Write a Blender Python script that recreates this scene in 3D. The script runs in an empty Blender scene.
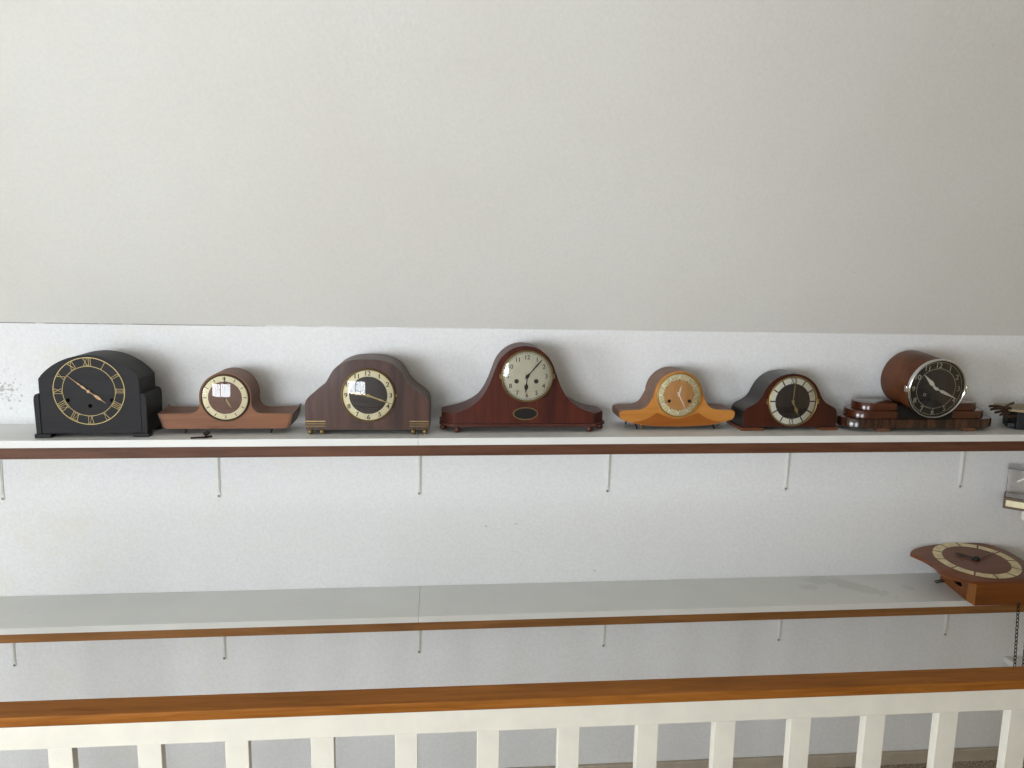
import bpy, bmesh, math, random
from mathutils import Vector, Matrix
random.seed(7)
R = math.radians
SC = bpy.context.scene
COL = SC.collection

# ------------------------------------------------------------------ camera
EYE = 1.58674
F_PX = 770.53
PITCH, YAW, ROLL = 0.1563, 0.0970, 0.0177
fwd = Vector((math.sin(YAW)*math.cos(PITCH), math.cos(YAW)*math.cos(PITCH), -math.sin(PITCH)))
r0 = Vector((math.cos(YAW), -math.sin(YAW), 0.0)); u0 = r0.cross(fwd)
rgt = r0*math.cos(ROLL) + u0*math.sin(ROLL)
upv = -r0*math.sin(ROLL) + u0*math.cos(ROLL)
cd = bpy.data.cameras.new('camera'); cam = bpy.data.objects.new('camera', cd); COL.objects.link(cam)
mw = Matrix.Identity(4)
for i in range(3):
    mw[i][0], mw[i][1], mw[i][2] = rgt[i], upv[i], -fwd[i]
mw[0][3], mw[1][3], mw[2][3] = 0, 0, EYE
cam.matrix_world = mw
cd.sensor_fit = 'HORIZONTAL'; cd.sensor_width = 36.0; cd.lens = F_PX/1024*36.0
cd.clip_start = 0.02; cd.clip_end = 60
SC.camera = cam

WALL = 2.16
def z_up(x): return 1.1338 + 0.002*x
def z_lo(x): return 0.6435 + 0.003*x

# ------------------------------------------------------------------ materials
def srgb(r, g, b):
    def f(c):
        c /= 255.0
        return c/12.92 if c <= 0.04045 else ((c+0.055)/1.055)**2.4
    return (f(r), f(g), f(b), 1.0)

def newmat(name):
    m = bpy.data.materials.new(name); m.use_nodes = True
    nt = m.node_tree; nt.nodes.clear()
    out = nt.nodes.new('ShaderNodeOutputMaterial'); b = nt.nodes.new('ShaderNodeBsdfPrincipled')
    nt.links.new(b.outputs[0], out.inputs[0])
    return m, nt, b, out
def N(nt, t, **kw):
    n = nt.nodes.new(t)
    for k, v in kw.items(): setattr(n, k, v)
    return n
def mixc(nt, fac, a, b, blend='MIX'):
    n = N(nt, 'ShaderNodeMix', data_type='RGBA', blend_type=blend)
    for s, v in ((n.inputs[0], fac), (n.inputs[6], a), (n.inputs[7], b)):
        if hasattr(v, 'links'): nt.links.new(v, s)
        else: s.default_value = v
    return n.outputs[2]
def math_(nt, op, a, b=0.0, clamp=False):
    n = N(nt, 'ShaderNodeMath', operation=op); n.use_clamp = clamp
    for s, v in ((n.inputs[0], a), (n.inputs[1], b)):
        if hasattr(v, 'links'): nt.links.new(v, s)
        else: s.default_value = v
    return n.outputs[0]
def maprange(nt, v, a, b, c=0.0, d=1.0):
    n = N(nt, 'ShaderNodeMapRange'); nt.links.new(v, n.inputs[0])
    for i, x in enumerate((a, b, c, d)): n.inputs[i+1].default_value = x
    return n.outputs[0]
def coords(nt, scale=(1, 1, 1), loc=(0, 0, 0)):
    tc = N(nt, 'ShaderNodeTexCoord'); mp = N(nt, 'ShaderNodeMapping')
    mp.inputs['Scale'].default_value = scale; mp.inputs['Location'].default_value = loc
    nt.links.new(tc.outputs['Object'], mp.inputs[0]); return mp.outputs[0]
def noise(nt, vec, scale, detail=4.0, rough=0.55, dist=0.0):
    n = N(nt, 'ShaderNodeTexNoise'); nt.links.new(vec, n.inputs['Vector'])
    n.inputs['Scale'].default_value = scale; n.inputs['Detail'].default_value = detail
    n.inputs['Roughness'].default_value = rough; n.inputs['Distortion'].default_value = dist
    return n.outputs['Fac']
def bump(nt, b, h, strength, dist):
    n = N(nt, 'ShaderNodeBump'); n.inputs['Strength'].default_value = strength; n.inputs['Distance'].default_value = dist
    nt.links.new(h, n.inputs['Height']); nt.links.new(n.outputs[0], b.inputs['Normal'])

def wood(name, dark, light, grain='x', freq=1.0, rough=0.42, coat=0.0, contrast=1.0, deep=0.55, spec=0.25):
    """deep darkens both tones: the veneers are old and deeply stained"""
    m, nt, b, _ = newmat(name)
    b.inputs['Specular IOR Level'].default_value = spec
    s = {'x': (7, 95, 95), 'z': (95, 95, 7), 'y': (95, 7, 95)}[grain]
    v = coords(nt, tuple(c*freq for c in s))
    f1 = noise(nt, v, 1.0, 6, 0.62, 0.6)
    v2 = coords(nt, tuple(c*freq*0.22 for c in s), (3.1, 1.7, 0.4))
    f2 = noise(nt, v2, 1.0, 3, 0.5, 1.2)
    f = math_(nt, 'ADD', math_(nt, 'MULTIPLY', f1, 0.6), math_(nt, 'MULTIPLY', f2, 0.4))
    f = maprange(nt, f, 0.5-0.17/contrast, 0.5+0.17/contrast)
    c = mixc(nt, f, tuple(q*deep for q in srgb(*dark)[:3])+(1,), tuple(q*deep for q in srgb(*light)[:3])+(1,))
    nt.links.new(c, b.inputs['Base Color'])
    b.inputs['Roughness'].default_value = rough
    b.inputs['Coat Weight'].default_value = coat; b.inputs['Coat Roughness'].default_value = 0.12
    bump(nt, b, f1, 0.12, 0.0006)
    return m
def plain(name, col, rough=0.5, metal=0.0, var=0.06, vscale=60, coat=0.0, bumps=0.0, spec=0.3):
    m, nt, b, _ = newmat(name)
    b.inputs['Specular IOR Level'].default_value = spec
    f = noise(nt, coords(nt), vscale, 4)
    c0 = srgb(*col); d = tuple(max(0, x*(1-var*2)) for x in c0[:3])+(1,); l = tuple(min(1, x*(1+var)) for x in c0[:3])+(1,)
    nt.links.new(mixc(nt, maprange(nt, f, 0.3, 0.7), d, l), b.inputs['Base Color'])
    b.inputs['Roughness'].default_value = rough; b.inputs['Metallic'].default_value = metal
    b.inputs['Coat Weight'].default_value = coat; b.inputs['Coat Roughness'].default_value = 0.1
    if bumps: bump(nt, b, f, bumps, 0.001)
    return m
def glass(name, tint=(1, 1, 1), gloss=1.0, rough=0.0):
    m = bpy.data.materials.new(name); m.use_nodes = True; nt = m.node_tree; nt.nodes.clear()
    out = N(nt, 'ShaderNodeOutputMaterial'); mx = N(nt, 'ShaderNodeMixShader')
    t = N(nt, 'ShaderNodeBsdfTransparent'); t.inputs[0].default_value = (*tint, 1)
    g = N(nt, 'ShaderNodeBsdfGlossy'); g.inputs['Roughness'].default_value = rough
    fr = N(nt, 'ShaderNodeFresnel'); fr.inputs[0].default_value = 1.5
    f = math_(nt, 'MULTIPLY', fr.outputs[0], 1.6*gloss, True)
    nt.links.new(f, mx.inputs[0]); nt.links.new(t.outputs[0], mx.inputs[1]); nt.links.new(g.outputs[0], mx.inputs[2])
    nt.links.new(mx.outputs[0], out.inputs[0]); return m

def wall_material(name, base, warm, crack=False, mould=False, bstr=0.55, grain=0.34):
    m, nt, b, _ = newmat(name)
    v = coords(nt)
    big = noise(nt, v, 1.7, 3, 0.5)
    c = mixc(nt, maprange(nt, big, 0.35, 0.65), srgb(*base), srgb(*warm))
    g = noise(nt, coords(nt), 120, 3, 0.7)
    c = mixc(nt, maprange(nt, g, 0.36, 0.64, 0.0, grain), c, tuple(q*0.80 for q in srgb(*warm)[:3])+(1,))
    # small dark specks
    sp = noise(nt, v, 46, 2, 0.5)
    sp2 = noise(nt, v, 9, 2, 0.5)
    k = math_(nt, 'MULTIPLY', maprange(nt, sp, 0.755, 0.80), maprange(nt, sp2, 0.5, 0.62))
    c = mixc(nt, math_(nt, 'MULTIPLY', k, 0.32), c, srgb(130, 125, 115))
    sep = N(nt, 'ShaderNodeSeparateXYZ'); nt.links.new(v, sep.inputs[0])
    if mould:
        vd = N(nt, 'ShaderNodeVectorMath', operation='DISTANCE')
        sc = N(nt, 'ShaderNodeVectorMath', operation='MULTIPLY'); nt.links.new(v, sc.inputs[0]); sc.inputs[1].default_value = (1.0, 0, 0.85)
        nt.links.new(sc.outputs[0], vd.inputs[0]); vd.inputs[1].default_value = (-1.175, 0, 1.225*0.85)
        near = maprange(nt, vd.outputs['Value'], 0.075, 0.01)
        f = noise(nt, v, 110, 3, 0.6)
        th = math_(nt, 'ADD', f, math_(nt, 'MULTIPLY', near, 0.13))
        k = math_(nt, 'MULTIPLY', maprange(nt, th, 0.655, 0.70), maprange(nt, near, 0.0, 0.2))
        c = mixc(nt, math_(nt, 'MULTIPLY', k, 0.5), c, srgb(110, 106, 92))
        # faint yellow damp marks low on the left
        y1 = noise(nt, v, 5.5, 3, 0.6)
        lft = maprange(nt, sep.outputs['X'], -0.1, -1.0)
        k = math_(nt, 'MULTIPLY', math_(nt, 'MULTIPLY', maprange(nt, y1, 0.52, 0.68), lft), 0.2)
        c = mixc(nt, k, c, srgb(214, 206, 178))
    if crack:
        zc = math_(nt, 'ADD', sep.outputs['Z'], math_(nt, 'MULTIPLY', sep.outputs['X'], 0.004))
        ln = maprange(nt, zc, 1.3995, 1.4012)
        bk = noise(nt, coords(nt, (9, 1, 1)), 1.0, 3, 0.6)
        left = maprange(nt, sep.outputs['X'], -0.15, -0.75, 0.12, 1.0)
        k = math_(nt, 'MULTIPLY', math_(nt, 'MULTIPLY', ln, maprange(nt, bk, 0.38, 0.5)), left)
        c = mixc(nt, math_(nt, 'MULTIPLY', k, 0.75), c, srgb(92, 90, 82))
    nt.links.new(c, b.inputs['Base Color'])
    b.inputs['Roughness'].default_value = 0.75
    b.inputs['Specular IOR Level'].default_value = 0.25
    h = noise(nt, coords(nt), 105, 3, 0.65)
    h2 = noise(nt, coords(nt, (6, 40, 40)), 1.0, 3, 0.6)
    bump(nt, b, math_(nt, 'ADD', h, math_(nt, 'MULTIPLY', h2, 1.2)), bstr, 0.0016)
    return m

M = {}
M['wall'] = wall_material('wall_paint', (227, 228, 229), (222, 223, 224), crack=True, mould=True)
M['ceiling'] = wall_material('ceiling_paint', (215, 214, 210), (211, 209, 204), bstr=0.35, grain=0.2)  # base tone lowered: dimmer light on the slope put into the colour
M['room'] = wall_material('room_paint', (214, 211, 202), (208, 204, 194))
M['room_warm'] = wall_material('warm_bounce_paint', (206, 184, 150), (200, 178, 144), bstr=0.2)  # for the unseen right wall, coloured warm to tint its bounced light
M['white'] = plain('white_paint', (226, 224, 214), 0.4, var=0.03, vscale=30)
M['rail_white'] = plain('white_railing_paint', (212, 208, 196), 0.38, var=0.03, vscale=18)
M['steel_white'] = plain('white_enamelled_steel', (216, 216, 212), 0.4, var=0.03)
M['skirting'] = plain('beige_skirting_paint', (176, 166, 150), 0.55, var=0.08, vscale=14)

def laminate():
    m, nt, b, _ = newmat('white_laminate')
    v = coords(nt)
    big = noise(nt, v, 6, 4, 0.6)
    c = mixc(nt, maprange(nt, big, 0.3, 0.7), srgb(213, 214, 211), srgb(219, 220, 216))
    sep = N(nt, 'ShaderNodeSeparateXYZ'); nt.links.new(v, sep.inputs[0])
    # dried stain with a broken outline on the right half of the lower shelf, only on the top face
    geo = N(nt, 'ShaderNodeNewGeometry'); sn = N(nt, 'ShaderNodeSeparateXYZ'); nt.links.new(geo.outputs['Normal'], sn.inputs[0])
    topf = maprange(nt, sn.outputs['Z'], 0.9, 0.95)
    def blob(cx, cy, rx, ry, sh):
        dx = math_(nt, 'SUBTRACT', sep.outputs['X'], cx); dy = math_(nt, 'SUBTRACT', sep.outputs['Y'], cy)
        dx = math_(nt, 'SUBTRACT', dx, math_(nt, 'MULTIPLY', dy, sh))
        dx = math_(nt, 'DIVIDE', dx, rx); dy = math_(nt, 'DIVIDE', dy, ry)
        return math_(nt, 'ADD', math_(nt, 'MULTIPLY', dx, dx), math_(nt, 'MULTIPLY', dy, dy))
    w = math_(nt, 'MULTIPLY', math_(nt, 'SUBTRACT', noise(nt, v, 48, 5, 0.75), 0.5), 4.2)
    low = maprange(nt, sep.outputs['Z'], 0.9, 0.85)
    tot = None
    for cx, cy, rx, ry, sh, hole in ((1.247, 2.075, 0.045, 0.075, -0.9, 0.0), (1.155, 2.125, 0.04, 0.03, 0, 0.25), (1.40, 2.06, 0.02, 0.02, 0, 0.2), (1.10, 2.08, 0.03, 0.02, 0, 0.2)):
        d = math_(nt, 'ADD', blob(cx, cy, rx, ry, sh), w)
        k = maprange(nt, d, 1.0+hole*0, 0.75, 0.0, 1.0-hole)
        tot = k if tot is None else math_(nt, 'MAXIMUM', tot, k)
    k = math_(nt, 'MULTIPLY', math_(nt, 'MULTIPLY', tot, math_(nt, 'MULTIPLY', topf, low)), 0.24)
    c = mixc(nt, k, c, srgb(150, 148, 140))
    # small crumbs of dirt
    sp = noise(nt, v, 70, 2, 0.5)
    c = mixc(nt, math_(nt, 'MULTIPLY', math_(nt, 'MULTIPLY', maprange(nt, sp, 0.76, 0.8), topf), 0.5), c, srgb(110, 105, 95))
    nt.links.new(c, b.inputs['Base Color']); b.inputs['Roughness'].default_value = 0.42
    return m
M['laminate'] = laminate()

def carpet_mat():
    m, nt, b, _ = newmat('brown_carpet')
    v = coords(nt)
    f = noise(nt, v, 170, 4, 0.75); g = noise(nt, v, 6, 3, 0.5)
    c = mixc(nt, maprange(nt, f, 0.42, 0.58), srgb(104, 92, 78), srgb(206, 192, 172))
    c = mixc(nt, math_(nt, 'MULTIPLY', g, 0.3), c, srgb(146, 130, 112))
    nt.links.new(c, b.inputs['Base Color']); b.inputs['Roughness'].default_value = 0.95
    bump(nt, b, f, 1.0, 0.006); return m
M['carpet'] = carpet_mat()

M['handrail'] = wood('varnished_handrail_wood', (128, 76, 26), (166, 106, 46), 'x', 1.1, 0.5, 0.0, 1.2, deep=0.86, spec=0.1)
M['batten_red'] = wood('dark_red_brown_batten_wood', (92, 56, 38), (134, 90, 66), 'x', 1.0, 0.5, deep=0.60)
M['batten_tan'] = wood('tan_brown_batten_wood', (112, 74, 38), (150, 104, 60), 'x', 0.7, 0.5, deep=1.00)

M['brass'] = plain('aged_brass', (160, 136, 92), 0.38, 0.9, 0.1)
M['gold_paint'] = plain('pale_gold', (178, 158, 104), 0.45, 0.25, 0.08)
M['dull_brass'] = plain('dull_dark_brass', (124, 102, 62), 0.45, 0.6, 0.12)
M['chrome'] = plain('chrome', (214, 214, 212), 0.16, 1.0, 0.03)
M['silver_paint'] = plain('silver_numeral_paint', (200, 198, 180), 0.45, 0.1, 0.05)
M['old_gold'] = plain('reddish_old_gold', (164, 132, 96), 0.45, 0.3, 0.12)
M['bright_mark'] = plain('bright_hour_mark', (248, 246, 232), 0.4, 0.0, 0.03)
M['bronze'] = plain('dull_bronze_ball', (120, 102, 66), 0.4, 0.6, 0.12)
M['dark_rim'] = plain('dark_brown_rim', (74, 60, 44), 0.45, 0.3, 0.1)
M['honey_rim'] = plain('honey_brass_rim', (158, 122, 64), 0.4, 0.4, 0.1)
M['silver_dial'] = plain('silvered_dial', (208, 204, 184), 0.4, 0.3, 0.06, 25)
M['ivory'] = plain('ivory_chapter_ring', (222, 215, 184), 0.5, 0, 0.05, 30)
M['cream'] = plain('cream_chapter_ring', (242, 232, 194), 0.5, 0, 0.06, 30)
M['ring_white'] = plain('white_chapter_ring', (246, 244, 228), 0.5, 0, 0.05, 30)
M['ring_silver'] = plain('pale_gold_chapter_ring', (232, 222, 178), 0.45, 0.0, 0.16, 160)
M['ink'] = plain('black_ink', (28, 25, 23), 0.5, 0, 0.05)
M['black_wood'] = wood('black_stained_wood', (30, 29, 32), (44, 42, 45), 'x', 0.8, 0.6, 0.0)
M['black_side'] = wood('black_lacquered_sides', (34, 30, 30), (50, 44, 42), 'z', 0.8, 0.5, 0.0, deep=0.4, spec=0.15)
M['foot_brown'] = plain('dull_brown_foot', (104, 70, 50), 0.55, 0, 0.1)
M['black'] = plain('black_satin', (16, 15, 15), 0.45, 0, 0.1)
M['hole'] = plain('dark_winding_hole', (6, 6, 6), 0.9, 0, 0.05, spec=0.02)
M['teak'] = wood('orange_teak_veneer', (150, 94, 58), (184, 122, 80), 'x', 0.8, 0.45, deep=0.50)
M['teak_side'] = wood('brown_teak_top', (112, 76, 56), (140, 100, 78), 'x', 0.8, 0.5, deep=0.70)
M['teak_dial'] = plain('brown_dial_centre', (112, 76, 60), 0.5, 0, 0.08)
M['walnut'] = wood('dark_walnut_veneer', (66, 42, 36), (112, 76, 64), 'z', 0.9, 0.4, 0.15, 1.1)
M['walnut_side'] = wood('grey_brown_walnut_top', (82, 64, 54), (108, 88, 76), 'x', 0.8, 0.45, deep=0.75)
M['dark_dial'] = wood('dark_striped_dial_centre', (42, 34, 34), (64, 54, 54), 'z', 2.0, 0.45, deep=0.80)
M['mahogany'] = wood('red_mahogany_veneer', (74, 28, 20), (122, 54, 38), 'z', 1.0, 0.36, 0.25, 1.1, deep=0.47)
M['mahogany_side'] = wood('dull_mahogany_top', (84, 44, 36), (110, 64, 52), 'x', 0.8, 0.42)
M['honey'] = wood('honey_coloured_veneer', (184, 118, 48), (210, 144, 72), 'x', 0.7, 0.4, 0.2, deep=0.78)
M['honey_dark'] = wood('dark_honey_lower_panel', (146, 82, 26), (172, 104, 40), 'x', 0.7, 0.4, 0.2, deep=0.80)
M['taupe'] = wood('taupe_veneer_top', (112, 78, 58), (142, 106, 84), 'x', 0.8, 0.45, deep=0.70)
M['copper_dial'] = wood('copper_brown_dial_centre', (186, 134, 78), (212, 162, 104), 'z', 1.0, 0.4, deep=1.10)
M['oxblood'] = wood('dark_oxblood_veneer', (58, 22, 14), (104, 44, 26), 'z', 0.6, 0.32, 0.35, 1.1, deep=0.50)
M['oxblood_side'] = wood('near_black_case_top', (50, 42, 38), (72, 62, 56), 'y', 0.8, 0.36, 0.2, deep=0.38)
M['red_foot'] = wood('light_brown_foot_strip', (134, 76, 48), (160, 98, 66), 'x', 0.7, 0.45, deep=0.50)
M['drum'] = wood('red_brown_drum_veneer', (110, 62, 34), (156, 92, 52), 'x', 0.5, 0.4, 0.1, deep=0.36)
M['tier'] = wood('polished_brown_base_veneer', (92, 44, 24), (136, 72, 44), 'x', 0.6, 0.22, 0.6, deep=0.34)
M['macassar'] = wood('dark_striped_base_veneer', (20, 12, 10), (110, 68, 50), 'z', 1.3, 0.22, 0.6, 1.7, deep=0.40)
M['wc_plate'] = wood('red_brown_front_plate', (112, 62, 34), (146, 88, 54), 'x', 0.6, 0.4, 0.2, deep=0.75)
M['wc_dial'] = wood('red_brown_dial_centre_wood', (108, 62, 40), (140, 86, 58), 'x', 0.7, 0.4, 0.2, deep=0.75)
M['wc_body'] = wood('orange_brown_case_wood', (118, 66, 24), (154, 92, 40), 'x', 0.6, 0.4, 0.2, deep=0.70)
M['wc_strip'] = wood('light_orange_brown_corner_wood', (146, 90, 38), (170, 110, 52), 'z', 0.6, 0.4, 0.2, deep=0.80)
M['iron'] = plain('dark_iron', (42, 36, 32), 0.45, 0.7, 0.15)
M['chain'] = plain('dark_chain_metal', (40, 34, 28), 0.4, 0.8, 0.1)
M['carved'] = wood('carved_dark_brown_wood', (46, 30, 20), (84, 58, 40), 'x', 1.0, 0.5)
M['olive'] = wood('olive_brown_front_board', (116, 100, 70), (148, 130, 98), 'x', 0.7, 0.45, deep=1.10)
M['blueblack'] = plain('blue_black_case_paint', (17, 18, 22), 0.5, 0, 0.2, 30)
M['case_brown'] = wood('dull_brown_frame_wood', (98, 80, 68), (126, 106, 92), 'x', 0.8, 0.5, deep=0.90)
M['glass'] = glass('clear_glass')
M['window_glass'] = glass('window_glass', gloss=0.5)
M['smoke_glass'] = glass('case_glass', (0.97, 0.97, 0.97), 0.5)

# ------------------------------------------------------------------ mesh helpers (metres unless "mm")
K = 0.001
def finish(name, bm, mats, parent=None, smooth=35, bevel=None):
    bmesh.ops.recalc_face_normals(bm, faces=bm.faces)
    me = bpy.data.meshes.new(name); bm.to_mesh(me); bm.free()
    for m in (mats if isinstance(mats, (list, tuple)) else [mats]): me.materials.append(m)
    if smooth:
        me.shade_smooth(); me.set_sharp_from_angle(angle=R(smooth))
    o = bpy.data.objects.new(name, me); COL.objects.link(o)
    if parent: o.parent = parent
    if bevel:
        md = o.modifiers.new('bevel', 'BEVEL'); md.width = bevel; md.segments = 2; md.limit_method = 'ANGLE'; md.angle_limit = R(40)
    return o
def thing(name, label, cat, loc=(0, 0, 0), rot=(0, 0, 0), group=None):
    o = bpy.data.objects.new(name, None); COL.objects.link(o); o.location = loc; o.rotation_euler = rot
    if cat in ('clock', 'key'): o.rotation_euler[1] = -0.0032 if 'face up' in label else -0.0021; o.location[2] += 0.0004
    o.empty_display_size = 0.05
    tag(o, label, cat, group); return o
def tag(o, label, cat, group=None):
    o['label'] = label; o['category'] = cat; o['kind'] = 'thing'
    if group: o['group'] = group
    return o
def struct(o): o['kind'] = 'structure'; return o

def box(bm, x0, x1, y0, y1, z0, z1, mi=0, sx=0.0):
    """axis box; sx is the rise of z per unit x"""
    vs = [bm.verts.new((x, y, z + sx*x)) for x in (x0, x1) for y in (y0, y1) for z in (z0, z1)]
    for q in ((0, 1, 3, 2), (4, 6, 7, 5), (0, 4, 5, 1), (2, 3, 7, 6), (0, 2, 6, 4), (1, 5, 7, 3)):
        bm.faces.new([vs[i] for i in q]).material_index = mi
def boxmm(bm, x0, x1, y0, y1, z0, z1, mi=0): box(bm, x0*K, x1*K, y0*K, y1*K, z0*K, z1*K, mi)

def spline(pts, n=6, closed=False):
    out = []; L = len(pts)
    rng = range(L if closed else L-1)
    for i in rng:
        p = [pts[(i+j) % L] if closed else pts[min(max(i+j, 0), L-1)] for j in (-1, 0, 1, 2)]
        for k in range(n):
            t = k/n
            out.append(tuple(0.5*(2*p[1][d] + (p[2][d]-p[0][d])*t + (2*p[0][d]-5*p[1][d]+4*p[2][d]-p[3][d])*t*t + (3*p[1][d]-p[0][d]-3*p[2][d]+p[3][d])*t**3) for d in range(len(pts[0]))))
    if not closed: out.append(tuple(pts[-1]))
    return out
def sym(right, c=0.0):
    """outline from its right half (bottom to top centre); counter-clockwise seen from the front"""
    r = list(right); l = [(-u, v) for u, v in reversed(r) if u > 1e-6]
    return [(u+c, v) for u, v in r + l]
def arc(cx, cy, r, a0, a1, n):
    return [(cx + r*math.cos(R(a0+(a1-a0)*i/n)), cy + r*math.sin(R(a0+(a1-a0)*i/n))) for i in range(n+1)]

def loft(bm, outline, sections, bevel=0.0, mf=0, ms=1, back_bevel=0.0):
    """outline in mm (u,v); sections [(depth mm, fn or None)]; front cap material mf, sides ms"""
    rows = []
    for y, fn in sections:
        rows.append([bm.verts.new((*(lambda p: (p[0]*K, y*K, p[1]*K))(fn(u, v) if fn else (u, v)),)) for u, v in outline])
    front = bm.faces.new(rows[0]); front.material_index = mf
    back = bm.faces.new(list(reversed(rows[-1]))); back.material_index = ms
    n = len(outline)
    for a, b in zip(rows, rows[1:]):
        for i in range(n):
            j = (i+1) % n
            bm.faces.new((a[i], b[i], b[j], a[j])).material_index = ms
    if bevel:
        bmesh.ops.bevel(bm, geom=list(front.edges), offset=bevel*K, segments=2, affect='EDGES', clamp_overlap=True, material=ms)
def lathe(bm, prof, c, seg=56, mi=0, cap=False):
    """revolve (radius, depth) mm about the depth axis through c=(u,v) mm"""
    rows = []
    for r, y in prof:
        if r <= 1e-6: rows.append([bm.verts.new((c[0]*K, y*K, c[1]*K))])
        else: rows.append([bm.verts.new(((c[0]+r*math.cos(2*math.pi*i/seg))*K, y*K, (c[1]+r*math.sin(2*math.pi*i/seg))*K)) for i in range(seg)])
    for a, b in zip(rows, rows[1:]):
        for i in range(seg):
            j = (i+1) % seg
            if len(a) == 1 and len(b) == 1: continue
            if len(a) == 1: f = bm.faces.new((a[0], b[j], b[i]))
            elif len(b) == 1: f = bm.faces.new((a[i], a[j], b[0]))
            else: f = bm.faces.new((a[i], a[j], b[j], b[i]))
            f.material_index = mi
    if cap and len(rows[-1]) > 1: bm.faces.new(rows[-1]).material_index = mi
def annulus(bm, c, r0, r1, y, mi, seg=56, a0=0, a1=360):
    n = max(2, int(seg*(a1-a0)/360)); full = abs(a1-a0-360) < 1e-6
    A, B = [], []
    for i in range(n if full else n+1):
        t = R(90-(a0+(a1-a0)*i/n))
        if r0 > 0: A.append(bm.verts.new(((c[0]+r0*math.cos(t))*K, y*K, (c[1]+r0*math.sin(t))*K)))
        B.append(bm.verts.new(((c[0]+r1*math.cos(t))*K, y*K, (c[1]+r1*math.sin(t))*K)))
    m = len(B)
    if r0 <= 0:
        bm.faces.new(B).material_index = mi; return
    for i in range(m if full else m-1):
        j = (i+1) % m
        bm.faces.new((A[i], B[i], B[j], A[j])).material_index = mi
def quad(bm, pts, y, mi, th=0.0):
    """flat polygon (mm) at depth y facing the viewer, optionally th mm thick"""
    f = [bm.verts.new((u*K, y*K, v*K)) for u, v in pts]
    bm.faces.new(f).material_index = mi
    if th:
        b = [bm.verts.new((u*K, (y+th)*K, v*K)) for u, v in pts]
        bm.faces.new(list(reversed(b))).material_index = mi
        for i in range(len(pts)):
            j = (i+1) % len(pts); bm.faces.new((f[i], b[i], b[j], f[j])).material_index = mi
def stroke(bm, p, q, w, y, mi, th=0.0):
    dx, dy = q[0]-p[0], q[1]-p[1]; L = math.hypot(dx, dy) or 1; nx, ny = -dy/L*w/2, dx/L*w/2
    quad(bm, [(p[0]-nx, p[1]-ny), (q[0]-nx, q[1]-ny), (q[0]+nx, q[1]+ny), (p[0]+nx, p[1]+ny)], y, mi, th)
def polar(c, r, a): return (c[0]+r*math.sin(R(a)), c[1]+r*math.cos(R(a)))

ROM = {1: 'I', 2: 'II', 3: 'III', 4: 'IIII', 5: 'V', 6: 'VI', 7: 'VII', 8: 'VIII', 9: 'IX', 10: 'X', 11: 'XI', 12: 'XII'}
def roman(bm, c, r, ang, h, n, y, mi, w=0.9, th=0.0, wide=1.0):
    """one roman numeral standing radially, foot to the centre"""
    s = ROM[n]; adv = {'I': 0.30*h*wide, 'V': 0.72*h*wide, 'X': 0.74*h*wide}
    tot = sum(adv[ch] for ch in s); x = -tot/2
    def P(px_, py_):
        b = polar(c, r, ang); a = R(ang)
        return (b[0]+px_*math.cos(a)+py_*math.sin(a), b[1]-px_*math.sin(a)+py_*math.cos(a))
    for ch in s:
        a = adv[ch]; m = x+a/2
        if ch == 'I': stroke(bm, P(m, -h/2), P(m, h/2), w*1.15, y, mi, th)
        elif ch == 'V':
            stroke(bm, P(x+a*0.1, h/2), P(m, -h/2), w*1.3, y, mi, th); stroke(bm, P(x+a*0.9, h/2), P(m, -h/2), w*0.8, y-0.02, mi, th)
        else:
            stroke(bm, P(x+a*0.1, h/2), P(x+a*0.9, -h/2), w*1.3, y, mi, th); stroke(bm, P(x+a*0.9, h/2), P(x+a*0.1, -h/2), w*0.8, y-0.02, mi, th)
        x += a
    for yy in (-h/2, h/2): stroke(bm, P(-tot/2+0.02*h, yy), P(tot/2-0.02*h, yy), w*0.6, y-0.03, mi, th)

_tc = {}
def text_polys(s):
    if s not in _tc:
        cu = bpy.data.curves.new('numeral_curve', 'FONT'); cu.body = s; cu.align_x = 'CENTER'; cu.align_y = 'CENTER'; cu.size = 1.0
        ob = bpy.data.objects.new('numeral_curve', cu); COL.objects.link(ob)
        dg = bpy.context.evaluated_depsgraph_get()
        me = bpy.data.meshes.new_from_object(ob.evaluated_get(dg))
        vs = [v.co.copy() for v in me.vertices]; fs = [tuple(p.vertices) for p in me.polygons]
        xs = [v.x for v in vs]; ys = [v.y for v in vs]; cx, cy = (min(xs)+max(xs))/2, (min(ys)+max(ys))/2; H = max(ys)-min(ys)
        _tc[s] = ([((v.x-cx)/H, (v.y-cy)/H) for v in vs], fs)
        bpy.data.objects.remove(ob); bpy.data.curves.remove(cu); bpy.data.meshes.remove(me)
    return _tc[s]
def text(bm, s, p, h, y, mi, rot=0.0, xs=1.0, bold=0.0):
    vs, fs = text_polys(s); a = R(rot)
    for off in ((0, 0),) if not bold else ((-bold, 0), (bold, 0)):
        nv = [bm.verts.new(((p[0]+off[0]+(x*xs*math.cos(a)+z*math.sin(a))*h)*K, (y-off[0]*0.02)*K, (p[1]+(-x*xs*math.sin(a)+z*math.cos(a))*h)*K)) for x, z in vs]
        for f in fs:
            try: bm.faces.new([nv[i] for i in f]).material_index = mi
            except ValueError: pass

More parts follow.
